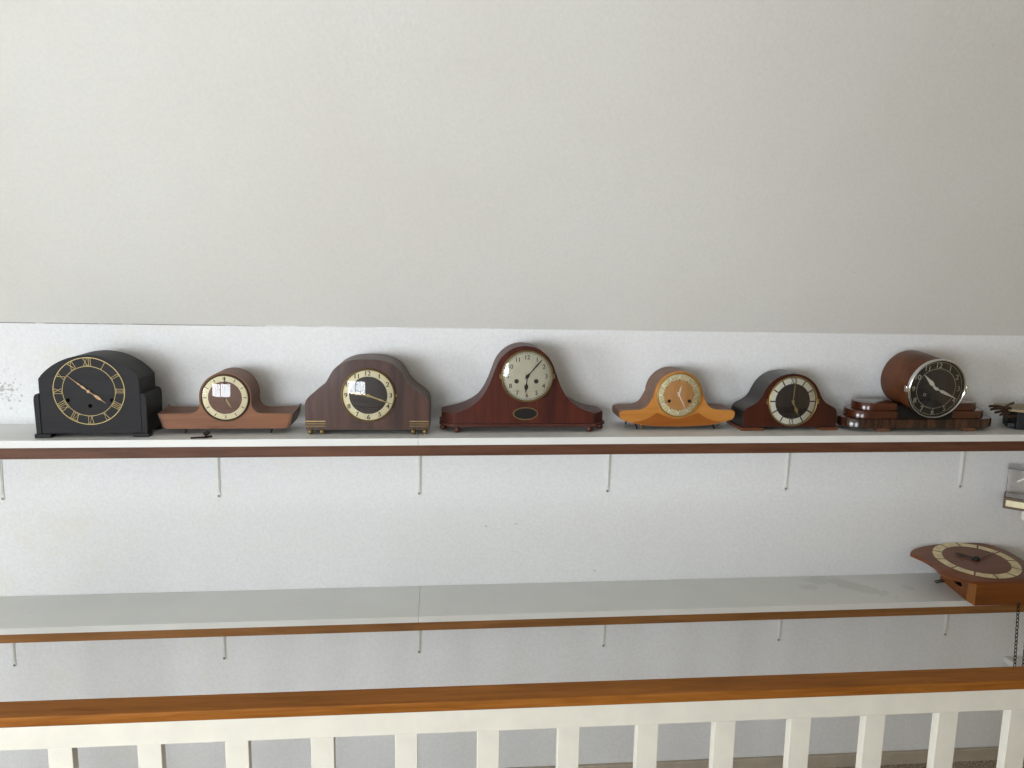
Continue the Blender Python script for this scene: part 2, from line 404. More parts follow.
def hand(name, parent, c, ang, prof, y, mat, hub=0.0, tail=0.0, th=0.8):
    """prof = [(distance, half width)] outwards; ang clockwise from twelve"""
    bm = bmesh.new(); a = R(ang)
    L = [(w, d) for d, w in prof]; pts = [(x, d) for x, d in L] + [(-x, d) for x, d in reversed(L) if x > 1e-6]
    quad(bm, [(c[0]+x*math.cos(a)+d*math.sin(a), c[1]-x*math.sin(a)+d*math.cos(a)) for x, d in pts], y, 0, th)
    if hub: lathe(bm, [(0, y-1.6), (hub*0.8, y-1.6), (hub, y-1.0), (hub, y+2)], c, 16)
    return finish(name, bm, mat, parent, 0)
def bezel(parent, c, r_out, r_in, h, mat, name='bezel'):
    bm = bmesh.new(); m = (r_out+r_in)/2; d = r_out-r_in
    lathe(bm, [(r_out, 0.5), (r_out, -h*0.35), (r_out-d*0.12, -h*0.62), (m+d*0.15, -h*0.95), (m-d*0.1, -h), (m-d*0.3, -h*0.85), (r_in, -h*0.55), (r_in, 0.5)], c, 64)
    return finish(name, bm, mat, parent, 50)
def dome(parent, c, r, y, bulge, mat=None, name='glass'):
    bm = bmesh.new(); Rr = (r*r+bulge*bulge)/(2*bulge); a = math.asin(r/Rr); pr = []
    for i in range(11):
        t = a*(1-i/10); pr.append((Rr*math.sin(t), y-(Rr*math.cos(t)-(Rr-bulge))))
    for i in range(10, -1, -1):
        t = a*(1-i/10); pr.append((Rr*math.sin(t)*0.985, y-(Rr*math.cos(t)-(Rr-bulge))*0.93+0.7))
    bm2 = pr[:11]
    lathe(bm, bm2, c, 64)
    return finish(name, bm, mat or M['glass'], parent, 80)
def keyhole(bm, p, r, y, mi, rim=None):
    annulus(bm, p, 0, r, y, mi, 20)
    if rim is not None: annulus(bm, p, r, r+0.9, y-0.02, rim, 20)

# ------------------------------------------------------------------ room shell
XL, XR, YF, ZC = -3.3, 3.2, -2.3, 2.55
def shell():
    bm = bmesh.new(); box(bm, XL-0.1, XR+0.1, WALL, WALL+0.1, -0.1, 1.75); struct(finish('wall_back', bm, M['wall'], smooth=0))
    bm = bmesh.new(); box(bm, XL-0.1, XR+0.1, YF-0.1, WALL, -0.1, 0.0); struct(finish('floor', bm, M['carpet'], smooth=0))
    # sloping attic ceiling, then a flat part above the camera
    bm = bmesh.new(); sl = math.tan(R(60)); zc = 1.4030
    yt = WALL-(ZC-zc)/sl
    prof = [(WALL, zc), (yt, ZC), (YF, ZC), (YF, ZC+0.12), (yt+0.05, ZC+0.12), (WALL, zc+0.22)]
    A = [bm.verts.new((XL-0.1, y, z-0.004*(XL-0.1)*(1 if i in (0, 5) else 0))) for i, (y, z) in enumerate(prof)]
    B = [bm.verts.new((XR+0.1, y, z-0.004*(XR+0.1)*(1 if i in (0, 5) else 0))) for i, (y, z) in enumerate(prof)]
    for i in range(6): bm.faces.new((A[i], A[(i+1) % 6], B[(i+1) % 6], B[i]))
    bm.faces.new(A); bm.faces.new(list(reversed(B)))
    struct(finish('ceiling', bm, M['ceiling'], smooth=0))
    y0, y1, z0, z1 = WIN2
    bm = bmesh.new(); box(bm, XL-0.1, XL, YF, y0, 0, ZC); box(bm, XL-0.1, XL, y1, WALL, 0, ZC)
    box(bm, XL-0.1, XL, y0, y1, 0, z0); box(bm, XL-0.1, XL, y0, y1, z1, ZC)
    struct(finish('wall_left', bm, M['room'], smooth=0))
    bm = bmesh.new(); fw = 0.05
    box(bm, XL-0.09, XL-0.02, y0, y1, z0, z0+fw); box(bm, XL-0.09, XL-0.02, y0, y1, z1-fw, z1)
    for y in (y0, (y0+y1)/2-fw/2, y1-fw): box(bm, XL-0.085, XL-0.025, y, y+fw, z0+fw, z1-fw)
    w = struct(finish('window_2', bm, M['white'], smooth=0))
    bm = bmesh.new(); box(bm, XL-0.058, XL-0.054, y0+0.01, y1-0.01, z0+0.02, z1-0.02)
    finish('pane', bm, M['window_glass'], w, 0)
    bm = bmesh.new(); box(bm, XR, XR+0.1, YF, WALL, 0, ZC); struct(finish('wall_right', bm, M['room_warm'], smooth=0))
    # wall behind the camera with the window opening
    wx0, wx1, wz0, wz1 = WIN
    bm = bmesh.new()
    box(bm, XL-0.1, wx0, YF-0.1, YF, 0, ZC); box(bm, wx1, XR+0.1, YF-0.1, YF, 0, ZC)
    box(bm, wx0, wx1, YF-0.1, YF, 0, wz0); box(bm, wx0, wx1, YF-0.1, YF, wz1, ZC)
    struct(finish('wall_front', bm, M['room'], smooth=0))
    bm = bmesh.new(); fw = 0.05
    box(bm, wx0, wx1, YF-0.09, YF-0.02, wz0, wz0+fw); box(bm, wx0, wx1, YF-0.09, YF-0.02, wz1-fw, wz1)
    for x in (wx0, (wx0+wx1)/2-fw/2, wx1-fw): box(bm, x, x+fw, YF-0.085, YF-0.025, wz0+fw, wz1-fw)
    w = struct(finish('window_1', bm, M['white'], smooth=0))
    bm = bmesh.new(); box(bm, wx0+0.01, wx1-0.01, YF-0.058, YF-0.054, wz0+0.02, wz1-0.02)
    finish('pane', bm, M['window_glass'], w, 0)
    bm = bmesh.new(); box(bm, XL, XR, WALL-0.013, WALL-0.0005, 0.0, 0.0445, sx=-0.0017)
    struct(finish('baseboard_back', bm, M['skirting'], bevel=0.003, smooth=0))
WIN = (-3.15, -1.0, 0.55, 2.0)
WIN2 = (-1.5, 0.3, 0.75, 1.95)   # y0, y1, z0, z1 in the left wall
shell()

# ------------------------------------------------------------------ shelves
def shelf(name, x0, x1, zf, sl, th, label):
    bm = bmesh.new(); z = zf(0); box(bm, x0, x1, 1.96, WALL-0.0008, z-th, z, sx=sl)
    return tag(finish(name, bm, M['laminate'], bevel=0.0007, smooth=0), label, 'shelf', 'white shelf boards along the wall')
JX = -0.0505
shelf('shelf_board', -1.75, JX-0.0003, z_up, 0.002, 0.0192, 'white upper shelf board left of the joint, carrying the black clock and two brown clocks')
shelf('shelf_board', JX+0.0003, 2.3, z_up, 0.002, 0.0192, 'white upper shelf board right of the joint, carrying the red mahogany clock')
shelf('shelf_board', -1.75, JX-0.0003, z_lo, 0.003, 0.0172, 'bare white lower shelf board left of the joint')
shelf('shelf_board', JX+0.0003, 2.3, z_lo, 0.003, 0.0172, 'stained white lower shelf board right of the joint, under the wall clock lying flat')
def batten(zf, sl, t0, t1, mat, label):
    bm = bmesh.new(); z = zf(0); box(bm, -1.75, 2.3, 1.9605, 1.982, z-t1, z-t0-0.0002, sx=sl)
    tag(finish('shelf_batten', bm, mat, bevel=0.0012, smooth=0), label, 'wooden batten', 'wooden battens under the shelf fronts')
batten(z_up, 0.002, 0.0192, 0.0475, M['batten_red'], 'dark red-brown wooden batten along the front of the upper shelf')
batten(z_lo, 0.003, 0.0172, 0.0408, M['batten_tan'], 'tan brown wooden batten along the front of the lower shelf')

# pressed steel brackets
def make_bracket(h, d):
    t = thing('shelf_bracket', 'x', 'shelf bracket')
    bm = bmesh.new(); w, w2, r = 0.0072, 0.0042, 0.0058
    pts = [(-w, 0), (w, 0), (w2, -h+0.016)] + [(r*math.cos(R(-q)), -h+r+r*math.sin(R(-q))) for q in range(-30, 211, 20)] + [(-w2, -h+0.016)]
    f = [bm.verts.new((x, -0.0022, z)) for x, z in pts]; b = [bm.verts.new((x, 0, z)) for x, z in pts]
    bm.faces.new(f); bm.faces.new(list(reversed(b)))
    for i in range(len(pts)): bm.faces.new((f[i], b[i], b[(i+1) % len(pts)], f[(i+1) % len(pts)]))
    finish('wall_arm', bm, M['steel_white'], t, 40)
    bm = bmesh.new(); box(bm, -w, w, -d, 0, -0.0025, 0); finish('shelf_arm', bm, M['steel_white'], t, bevel=0.0006)
    bm = bmesh.new()
    def web(x0, x1, y0, y1):
        p = [(-0.0021, -0.0026), (y0, -0.0026), (y1, -h+0.020), (-0.0021, -h+0.016)]
        f = [bm.verts.new((x0 if k in (0, 1) else x0*0.6, y, z)) for k, (y, z) in enumerate(p)]; b = [bm.verts.new((x1 if k in (0, 1) else x1*0.6, y, z)) for k, (y, z) in enumerate(p)]
        bm.faces.new(f); bm.faces.new(list(reversed(b)))
        for i in range(4): bm.faces.new((f[i], b[i], b[(i+1) % 4], f[(i+1) % 4]))
    web(-0.0036, 0.0036, -0.0065, -0.0036)
    finish('rib', bm, M['steel_white'], t, 0, bevel=0.0008)
    bm = bmesh.new(); lathe(bm, [(0, -5.0), (2.0, -4.6), (3.6, -2.6), (3.6, -1)], (0, -h*1000+5.8), 14)
    finish('screw', bm, M['dull_steel'], t)
    return t
M['dull_steel'] = plain('grey_screw_steel', (150, 148, 142), 0.4, 0.7, 0.1)
def dup(root):
    r = root.copy(); COL.objects.link(r)
    for ch in list(root.children):
        c = ch.copy(); COL.objects.link(c); c.parent = r
    return r
hint_u = ['at the left picture edge', 'below the boat-shaped clock', 'below the joint of the boards', 'below the red mahogany clock', 'below the small dark reddish clock', 'below the drum clock']
hint_l = ['leftmost of its row', 'second from the left', 'at the joint of the boards', 'fourth from the left', 'fifth from the left', 'beside the flat wall clock']
for row, (xs, zf, t1, zb, hints, grp) in enumerate((((-1.1866, -0.6125, -0.0534, 0.4979, 1.0445, 1.6035), z_up, 0.0192, (0.9233, 0.9236, 0.9274, 0.9257, 0.9274, 0.9309), hint_u, 'brackets under the upper shelf'),
                                                   ((-1.1942, -0.6168, -0.0541, 0.5037, 1.0587, 1.6095), z_lo, 0.0172, (0.4326, 0.4343, 0.4344, 0.4388, 0.4409, 0.4373), hint_l, 'brackets under the lower shelf'))):
    proto = None
    for i, x in enumerate(xs):
        zt = zf(x)-t1-0.0003
        if proto is None: proto = b = make_bracket(zt-0.9175 if row == 0 else zt-0.4275, 0.17)
        else: b = dup(proto)
        b.location = (x, WALL-0.0006, zt)
        tag(b, 'white steel bracket under the %s shelf, %s' % (('upper', 'lower')[row], hints[i]), 'shelf bracket', grp)

# ------------------------------------------------------------------ railing
def railing():
    t = thing('stair_railing', 'white balustrade with a varnished brown handrail across the bottom of the view', 'railing', (0, 1.19, 0))
    x0, x1 = -1.25, 1.85
    bm = bmesh.new(); box(bm, x0, x1, -0.002, 0.0475, 0.8454, 0.8627); finish('handrail', bm, M['handrail'], t, 0, bevel=0.002)
    bm = bmesh.new(); box(bm, x0, x1, 0.001, 0.036, 0.8044, 0.8453); finish('top_rail', bm, M['rail_white'], t, 0, bevel=0.0012)
    bm = bmesh.new(); box(bm, x0, x1, 0.001, 0.036, 0.06, 0.1); finish('bottom_rail', bm, M['rail_white'], t, 0, bevel=0.0012)
    me = None
    for k in range(-4, 18):
        x = -0.6024+0.1378*k
        if me is None:
            bm = bmesh.new(); box(bm, -0.0188, 0.0188, 0.0018, 0.0198, 0.1, 0.8044)
            o = finish('baluster', bm, M['rail_white'], t, 0, bevel=0.001); me = o.data
        else:
            p = o; o = p.copy(); COL.objects.link(o)
        o.location = (x, 0, 0)
    for x in (x0-0.03, x1+0.03):
        bm = bmesh.new(); box(bm, x-0.035, x+0.035, -0.015, 0.055, 0, 0.89); finish('newel_post', bm, M['rail_white'], t, 0, bevel=0.003)
railing()

# ------------------------------------------------------------------ clock 1: black arched clock
def clock_black():
    X, Y = -0.867, 1.992
    t = thing('mantel_clock', 'black arched mantel clock with thin gold roman numeral ring, leftmost on the upper shelf', 'clock', (X, Y, z_up(X)), (0, 0, R(1.0)), 'mantel clocks on the upper shelf')
    bm = bmesh.new(); Rr, cy = 151.5, 208.6-151.5; a = math.degrees(math.asin(149-cy > 0 and (149-cy)/Rr))
    out = [(-120, 10), (120, 10)] + [(120, 149)] + [(Rr*math.sin(s), cy+Rr*math.cos(s)) for s in [math.asin(120/Rr)*(1-2*i/24) for i in range(1, 24)]] + [(-120, 149)]
    loft(bm, out, [(0, None), (113, None)], 1.5, 0, 1)
    finish('case', bm, [M['black_wood'], M['black_side']], t)
    for s in (-1, 1):
        bm = bmesh.new(); o = [(120.2, 9), (133, 9), (134.5, 96), (133, 105), (129, 110.5), (123, 112), (120.2, 112)]
        o = o if s > 0 else [(-u, v) for u, v in reversed(o)]
        loft(bm, o, [(-1, None), (2, None), (116, None)], 1.2, 0, 1)
        finish('side_block', bm, [M['black_wood'], M['black_side']], t)
        bm = bmesh.new(); boxmm(bm, min(s*98, s*137), max(s*98, s*137), -4, 24, 0, 9.8); finish('foot', bm, M['black_wood'], t, bevel=0.0012)
        bm = bmesh.new(); boxmm(bm, min(s*98, s*137), max(s*98, s*137), 86, 116, 0, 9.8); finish('foot', bm, M['black_wood'], t, bevel=0.0012)
    bm = bmesh.new(); c = (-1.5, 118)
    annulus(bm, c, 83.7, 85.4, -1.0, 0, 96); annulus(bm, c, 62.2, 63.3, -1.0, 0, 96)
    lathe(bm, [(85.4, -1.0), (85.4, 0.2)], c, 96); lathe(bm, [(63.3, -1.0), (63.3, 0.2)], c, 96)
    for n in range(1, 13): roman(bm, c, 73.4, n*30, 17.0, n, -0.9, 0, 0.75, 0.9, 0.9)
    finish('chapter_ring', bm, M['gold_paint'], t, 0)
    for p in ((-53, 95), (-1, 80.5), (52, 94.5)):
        bm = bmesh.new(); keyhole(bm, p, 5.0, -0.35, 0); finish('winding_hole', bm, M['hole'], t, 0)
    orn = lambda L: [(-12, 0.6), (-8, 2.4), (-4, 1.0), (0, 2.2), (4, 4.6), (8, 5.2), (11, 2.0), (14, 1.2), (17, 3.6), (22, 4.8), (26, 3.2), (29, 1.0), (32, 2.6), (37, 1.4), (L-8, 0.9), (L, 0.2)]
    hand('minute_hand', t, c, 309.5, [(-9, 0.5), (-5, 1.6), (0, 2.2), (8, 0.9), (14, 2.4), (19, 2.6), (24, 0.9), (29, 2.0), (35, 0.8), (62, 0.35), (66, 0.1)], -4.2, M['old_gold'], 4.2)
    hand('hour_hand', t, c, 128, [(0, 2.0), (8, 1.2), (14, 0.9), (20, 3.2), (27, 4.0), (33, 2.4), (36, 0.8), (48, 0.4), (50, 0.1)], -3.0, M['old_gold'])
clock_black()

# ------------------------------------------------------------------ clock 2: orange-brown boat-shaped clock
def clock_boat():
    X, Y = -0.546, 2.018; c = (0, 96.5)
    t = thing('mantel_clock', 'orange-brown boat-shaped clock on thin dark legs with cream dial ring', 'clock', (X, Y, z_up(X)), (0, 0, 0), 'mantel clocks on the upper shelf')
    r = 65.5
    right = [(148, 14.2), (155, 17.5), (166.5, 54.8), (92, 54.8)] + spline([(92, 54.8), (82, 56.5), (73, 62), (67, 71), (64.8, 82)], 4)[1:] + arc(0, 96.5, r, -8, 90, 14)
    right[-1] = (0, 162)
    left = [(-u, v) for u, v in reversed(right[:-1])]
    out = right + left
    def back(u, v):
        k = max(0, (abs(u)-110)/56); return (u*(1+0.03*k), v+ (2*k if v > 50 else 1*k))
    bm = bmesh.new(); loft(bm, out, [(0, None), (50, lambda u, v: (back(u, v)[0]*0.5+u*0.5, v)), (98, back)], 1.6, 0, 1)
    finish('case', bm, [M['teak'], M['teak_side']], t)
    # flared end boards
    for s in (-1, 1):
        bm = bmesh.new()
        P = [(155.3, 1, 17), (167, 0.5, 55), (168.5, 50, 57), (172, 96, 63), (168, 96, 40), (159, 96, 20)]
        f = [bm.verts.new((s*a*K, b*K, d*K)) for a, b, d in P]; g = [bm.verts.new((s*(a+3.2)*K, (b+0.3)*K, d*K)) for a, b, d in P]
        bm.faces.new(f); bm.faces.new(list(reversed(g)))
        for i in range(len(P)): bm.faces.new((f[i], g[i], g[(i+1) % len(P)], f[(i+1) % len(P)]))
        finish('end_board', bm, M['taupe'], t)
    for (a, b, y) in ((-102, -107, 12), (-90, -95, 78), (114, 110, 12), (126, 130, 78)):
        bm = bmesh.new()
        lathe_leg(bm, (a, y, 17.2), (b, y-2, 0.8), 3.6, 2.2); finish('leg', bm, M['iron'], t)
    dial = bmesh.new()
    annulus(dial, c, 0, 58.5, -1.4, 1); annulus(dial, c, 42.5, 57, -1.6, 0)
    for n in range(12):
        a = n*30; stroke(dial, polar(c, 46, a), polar(c, 54.5, a), 1.8 if n else 3.0, -1.7, 2)
        stroke(dial, polar(c, 44, a+6), polar(c, 45.5, a+6), 0.7, -1.7, 2)
    text(dial, '12', polar(c, 50, 0), 7, -1.75, 2)
    finish('dial', dial, [M['cream'], M['teak_dial'], M['ink']], t, 0)
    bezel(t, c, 62.0, 57.0, 6, M['dark_rim'])
    hand('minute_hand', t, c, 0.5, [(-8, 1.2), (0, 1.2), (30, 1.0), (52, 0.5)], -4.4, M['ink'], 2.6)
    hand('hour_hand', t, c, 150, [(-4, 1.2), (0, 1.5), (20, 1.9), (30, 0.4)], -3.2, M['gold_paint'])
    dome(t, c, 57.2, -4.5, 7)
def lathe_leg(bm, p, q, r0, r1, seg=10):
    p, q = Vector(p)*K, Vector(q)*K; d = (q-p).normalized(); a = d.orthogonal().normalized(); b = d.cross(a)
    A = [bm.verts.new(p+(a*math.cos(2*math.pi*i/seg)+b*math.sin(2*math.pi*i/seg))*r0*K) for i in range(seg)]
    B = [bm.verts.new(q+(a*math.cos(2*math.pi*i/seg)+b*math.sin(2*math.pi*i/seg))*r1*K) for i in range(seg)]
    for i in range(seg): bm.faces.new((A[i], A[(i+1) % seg], B[(i+1) % seg], B[i]))
    bm.faces.new(A); bm.faces.new(list(reversed(B)))
clock_boat()

# winding key lying in front of the boat clock
def winding_key():
    X, Y = -0.595, 1.972
    t = thing('winding_key', 'small dark winding key lying on the shelf under the boat-shaped clock', 'key', (X, Y, z_up(X)), (0, 0, R(8)))
    bm = bmesh.new(); lathe_leg(bm, (-26, -6, 3.2), (14, 0, 3.2), 2.0, 2.3, 12); finish('shaft', bm, M['iron'], t)
    bm = bmesh.new()
    for s in (-1, 1):
        lathe_leg(bm, (9, 1, 3.2), (16+s*7, 4+s*3, 3.4), 2.4, 2.6, 10)
    o = [(9+7.5*math.cos(R(a)), 20+6.5*math.sin(R(a))) for a in range(0, 360, 30)]
    for zz in (0,):
        f = [bm.verts.new((x*K, 8*K, (y-9)*K)) for x, y in o]; g = [bm.verts.new(((x+2.0)*K, 11*K, (y-9)*K)) for x, y in o]
        bm.faces.new(f); bm.faces.new(list(reversed(g)))
        for i in range(12): bm.faces.new((f[i], g[i], g[(i+1) % 12], f[(i+1) % 12]))
    lathe_leg(bm, (9, 2, 3.2), (9.5, 9, 7), 2.8, 2.8, 10)
    finish('bow', bm, M['iron'], t)
winding_key()

# ------------------------------------------------------------------ clock 3: dark walnut clock with ball feet
def clock_walnut():
    X, Y = -0.1835, 2.008; c = (3.0, 104.4)
    t = thing('mantel_clock', 'dark walnut shouldered clock on brass ball feet with cream arabic dial ring', 'clock', (X, Y, z_up(X)), (0, 0, R(-1.5)), 'mantel clocks on the upper shelf')
    right = [(161, 12), (161.5, 76)] + spline([(161.5, 76), (158, 89), (149.5, 100.5), (136, 111), (121, 122), (106, 138), (97, 153), (88, 168), (77, 179), (60, 189), (40, 195.5), (20, 198), (0, 198.6)], 5)[1:]
    bm = bmesh.new(); loft(bm, sym(right), [(0, None), (128, None)], 1.8, 0, 1)
    finish('case', bm, [M['walnut'], M['walnut_side']], t)
    for x in (-149, -118, 119, 150):
        for y in (2, 112):
            bm = bmesh.new(); lathe_ball(bm, (x, y, 7.2), 7.4, 7.2); finish('foot', bm, M['bronze'], t)
    for s in (-1, 1):
        for v in (35.0, 28.2, 21.8):
            bm = bmesh.new(); boxmm(bm, min(s*109, s*161.2), max(s*109, s*161.2), -1.4, 1, v-1.1, v+1.1); finish('trim_strip', bm, M['bronze' if v < 30 else 'brass'], t)
    d = bmesh.new(); annulus(d, c, 0, 67, -1.4, 1); annulus(d, c, 49.5, 66.4, -1.6, 0)
    for n in range(1, 13):
        text(d, str(n), polar(c, 58.0, n*30), 12.0, -1.75, 2, 0, 1.0, 0.45)
    finish('dial', d, [M['cream'], M['dark_dial'], M['ink']], t, 0)
    bezel(t, c, 70.8, 65.8, 7, M['dull_brass'])
    hand('minute_hand', t, c, 110.5, [(-8, 1.4), (0, 2.4), (26, 1.5), (34, 2.6), (42, 1.4), (64, 0.9), (66, 0.2)], -4.8, M['gold_paint'], 4.6)
    hand('hour_hand', t, c, 278, [(0, 2.2), (16, 1.8), (30, 3.6), (38, 2.4), (47, 0.3)], -3.4, M['gold_paint'])
    dome(t, c, 66, -4.8, 9)
    bm = bmesh.new(); boxmm(bm, 73.6, 77.5, -5, 0.5, 101.5, 107.5); finish('latch', bm, M['dull_brass'], t)
def lathe_ball(bm, c, r, rz, seg=16):
    bmesh.ops.create_uvsphere(bm, u_segments=seg, v_segments=10, radius=1.0, matrix=Matrix.Translation(Vector(c)*K) @ Matrix.Diagonal((r*K, r*K, rz*K, 1)))
clock_walnut()

# ------------------------------------------------------------------ clock 4: tall red mahogany clock
def clock_mahogany():
    X, Y = 0.2315, 2.022; c = (6.0, 153.0)
    t = thing('mantel_clock', 'large red mahogany hump-backed clock with full silver dial and black oval plaque', 'clock', (X, Y, z_up(X)), (0, 0, 0), 'mantel clocks on the upper shelf')
    right = [(190, 24), (190, 51), (181, 54.5)] + spline([(181, 54.5), (160, 61.5), (138, 74.5), (119, 92), (104, 113), (92.5, 137), (84, 160), (74.5, 185), (62, 205), (44, 221), (23, 231), (0, 234.5)], 5)[1:]
    def flare(k):
        return lambda u, v: (u*(1+0.165*k*max(0, min(1, (abs(u)-120)/70))), v)
    bm = bmesh.new(); loft(bm, sym(right), [(0, None), (36, flare(1)), (98, flare(1))], 1.6, 0, 1)
    finish('case', bm, [M['mahogany'], M['mahogany_side']], t)
    bm = bmesh.new()
    plan = [(-195, -4), (195, -4), (227, 32), (227, 102), (-227, 102), (-227, 32)]
    lo = [bm.verts.new((x*K, y*K, 15*K)) for x, y in plan]; hi = [bm.verts.new((x*K, y*K, 24*K)) for x, y in plan]
    bm.faces.new(list(reversed(lo))); bm.faces.new(hi)
    for i in range(6): bm.faces.new((lo[i], lo[(i+1) % 6], hi[(i+1) % 6], hi[i]))
    finish('plinth', bm, M['mahogany_side'], t, bevel=0.002)
    for x, y in ((-180, 8), (180, 8), (-217, 46), (217, 46), (-212, 90), (212, 90)):
        bm = bmesh.new(); lathe_z(bm, [(0, 0), (6, 0), (8.5, 3), (9, 7), (7.5, 11), (6.5, 15.2), (0, 15.2)], (x, y)); finish('foot', bm, M['mahogany_side'], t)
    # oval plaque under the dial
    bm = bmesh.new(); e = lambda a, b, y, mi: quad(bm, [(3+a*math.cos(R(q)), 51.5+b*math.sin(R(q))) for q in range(0, 360, 10)], y, mi, 2)
    e(34, 17.5, -1.2, 0); e(31, 14.8, -1.9, 1); finish('plaque', bm, [M['dull_brass'], M['black']], t, 0)
    d = bmesh.new(); annulus(d, c, 0, 66.5, -1.4, 0)
    annulus(d, c, 61.0, 61.6, -1.55, 1, 96); annulus(d, c, 63.8, 64.4, -1.55, 1, 96)
    for n in range(60): stroke(d, polar(c, 61.3, n*6), polar(c, 64.1, n*6), 0.8 if n % 5 else 1.6, -1.55, 1)
    for n in range(1, 13): text(d, str(n), polar(c, 51.5, n*30), 12.0, -1.6, 1, 0, 0.9, 0.3)
    for p in ((-22.5, 139.5), (30.5, 139.5)): keyhole(d, p, 5.4, -1.6, 1, 2)
    finish('dial', d, [M['silver_dial'], M['ink'], M['dull_brass']], t, 0)
    bezel(t, c, 70.4, 65.6, 7, M['dull_brass'])
    for x in (c[0]-73, c[0]+70.5):
        bm = bmesh.new(); boxmm(bm, x-1, x+3.5, -5, 0.5, 147, 159); finish('latch', bm, M['dull_brass'], t)
    hand('minute_hand', t, c, 41, [(-9, 1.4), (-4, 1.0), (0, 3.2), (6, 2.6), (12, 1.0), (36, 1.9), (56, 1.2), (60, 0.2)], -4.6, M['ink'], 4.6)
    hand('hour_hand', t, c, 184.5, [(0, 2.6), (8, 1.2), (20, 1.2), (26, 4.8), (31, 5.4), (37, 2.2), (46, 0.3)], -3.4, M['ink'])
    dome(t, c, 66, -4.8, 8)
def lathe_z(bm, prof, c, seg=20):
    rows = []
    for r, z in prof:
        rows.append([bm.verts.new((c[0]*K, c[1]*K, z*K))] if r == 0 else [bm.verts.new(((c[0]+r*math.cos(2*math.pi*i/seg))*K, (c[1]+r*math.sin(2*math.pi*i/seg))*K, z*K)) for i in range(seg)])
    for a, b in zip(rows, rows[1:]):
        for i in range(seg):
            j = (i+1) % seg
            if len(a) == 1: bm.faces.new((a[0], b[i], b[j]))
            elif len(b) == 1: bm.faces.new((a[i], b[0], a[j]))
            else: bm.faces.new((a[i], a[j], b[j], b[i]))
clock_mahogany()

# ------------------------------------------------------------------ clock 5: honey-coloured clock
def clock_honey():
    X, Y = 0.661, 2.043; c = (0.5, 98.5)
    t = thing('mantel_clock', 'small honey-coloured clock with swept arms, taupe top and two-tone front', 'clock', (X, Y, z_up(X)), (0, 0, 0), 'mantel clocks on the upper shelf')
    right = [(0, 9.5), (60, 11), (100, 14), (134, 22), (152, 26.5)] + spline([(152, 26.5), (160, 31), (163, 38), (163.5, 48), (161, 53.5), (150, 55.5), (128, 56.5), (108, 57.5), (93, 63), (82, 74), (74, 89)], 4)[1:]
    R0 = 69.5
    right += arc(0.0, 95.5, R0, 2, 88, 14) + [(0, 165)]
    r2 = right[1:-1]; out = [(0, 9.5)] + r2 + [(0, 165)] + [(-u, v) for u, v in reversed(r2)]
    bm = bmesh.new(); loft(bm, out, [(0, None), (92, None)], 1.4, 0, 1)
    finish('case', bm, [M['honey'], M['taupe']], t)
    # darker lower panel below the sweep of the arms
    low = [(0, 10.5), (60, 12), (100, 15), (130, 22.5)] + spline([(130, 22.5), (112, 24.5), (92, 29.5), (74, 38), (58, 48.5)], 4)[1:] + [(40, 40), (20, 34), (0, 32)]
    out = low[:-1] + [(0, 32)] + [(-u, v) for u, v in reversed(low[1:-1])]
    bm = bmesh.new(); loft(bm, out, [(-1.2, None), (1, None)], 0.5, 0, 0); finish('lower_panel', bm, M['honey_dark'], t)
    bm = bmesh.new(); lathe(bm, [(66.5, 0.5), (66.5, -2.2), (64.5, -3), (60, -3), (60, 0.5)], c, 64); finish('dial_surround', bm, M['honey'], t, 50)
    for x, y, x2 in ((-114, 10, -110), (-100, 10, -98), (106, 10, 110), (94, 78, 97), (-122, 78, -127)):
        bm = bmesh.new(); lathe_leg(bm, (x, y, 15.5), (x2, y-1, 0.8), 3.0, 2.0); finish('leg', bm, M['dull_brass' if x == -100 else 'iron'], t)
    d = bmesh.new(); annulus(d, c, 0, 59.5, -2.4, 1); annulus(d, c, 42, 58.8, -2.6, 0)
    for n in range(12):
        a = n*30; stroke(d, polar(c, 46, a), polar(c, 56, a), 3.6, -2.75, 2)
        stroke(d, polar(c, 41.5, a), polar(c, 44.5, a), 3.2, -2.75, 3)
        for s in (-10, 10): stroke(d, polar(c, 42, a+s), polar(c, 43.5, a+s), 1.2, -2.75, 3)
    for p in ((-26, 81.5), (31, 81.5)): keyhole(d, p, 5.0, -2.6, 3)
    finish('dial', d, [M['ring_silver'], M['copper_dial'], M['bright_mark'], M['ink']], t, 0)
    bezel(t, c, 63.5, 58.5, 7, M['honey_rim'])
    hand('hour_hand', t, c, 12, [(-4, 1.5), (0, 1.8), (14, 2.6), (27, 0.4)], -4.2, M['bright_mark'])
    hand('minute_hand', t, c, 152, [(-10, 1.4), (0, 1.8), (30, 1.4), (46, 0.3)], -5.2, M['bright_mark'], 3.2)
    dome(t, c, 58.8, -5, 7.5)
clock_honey()

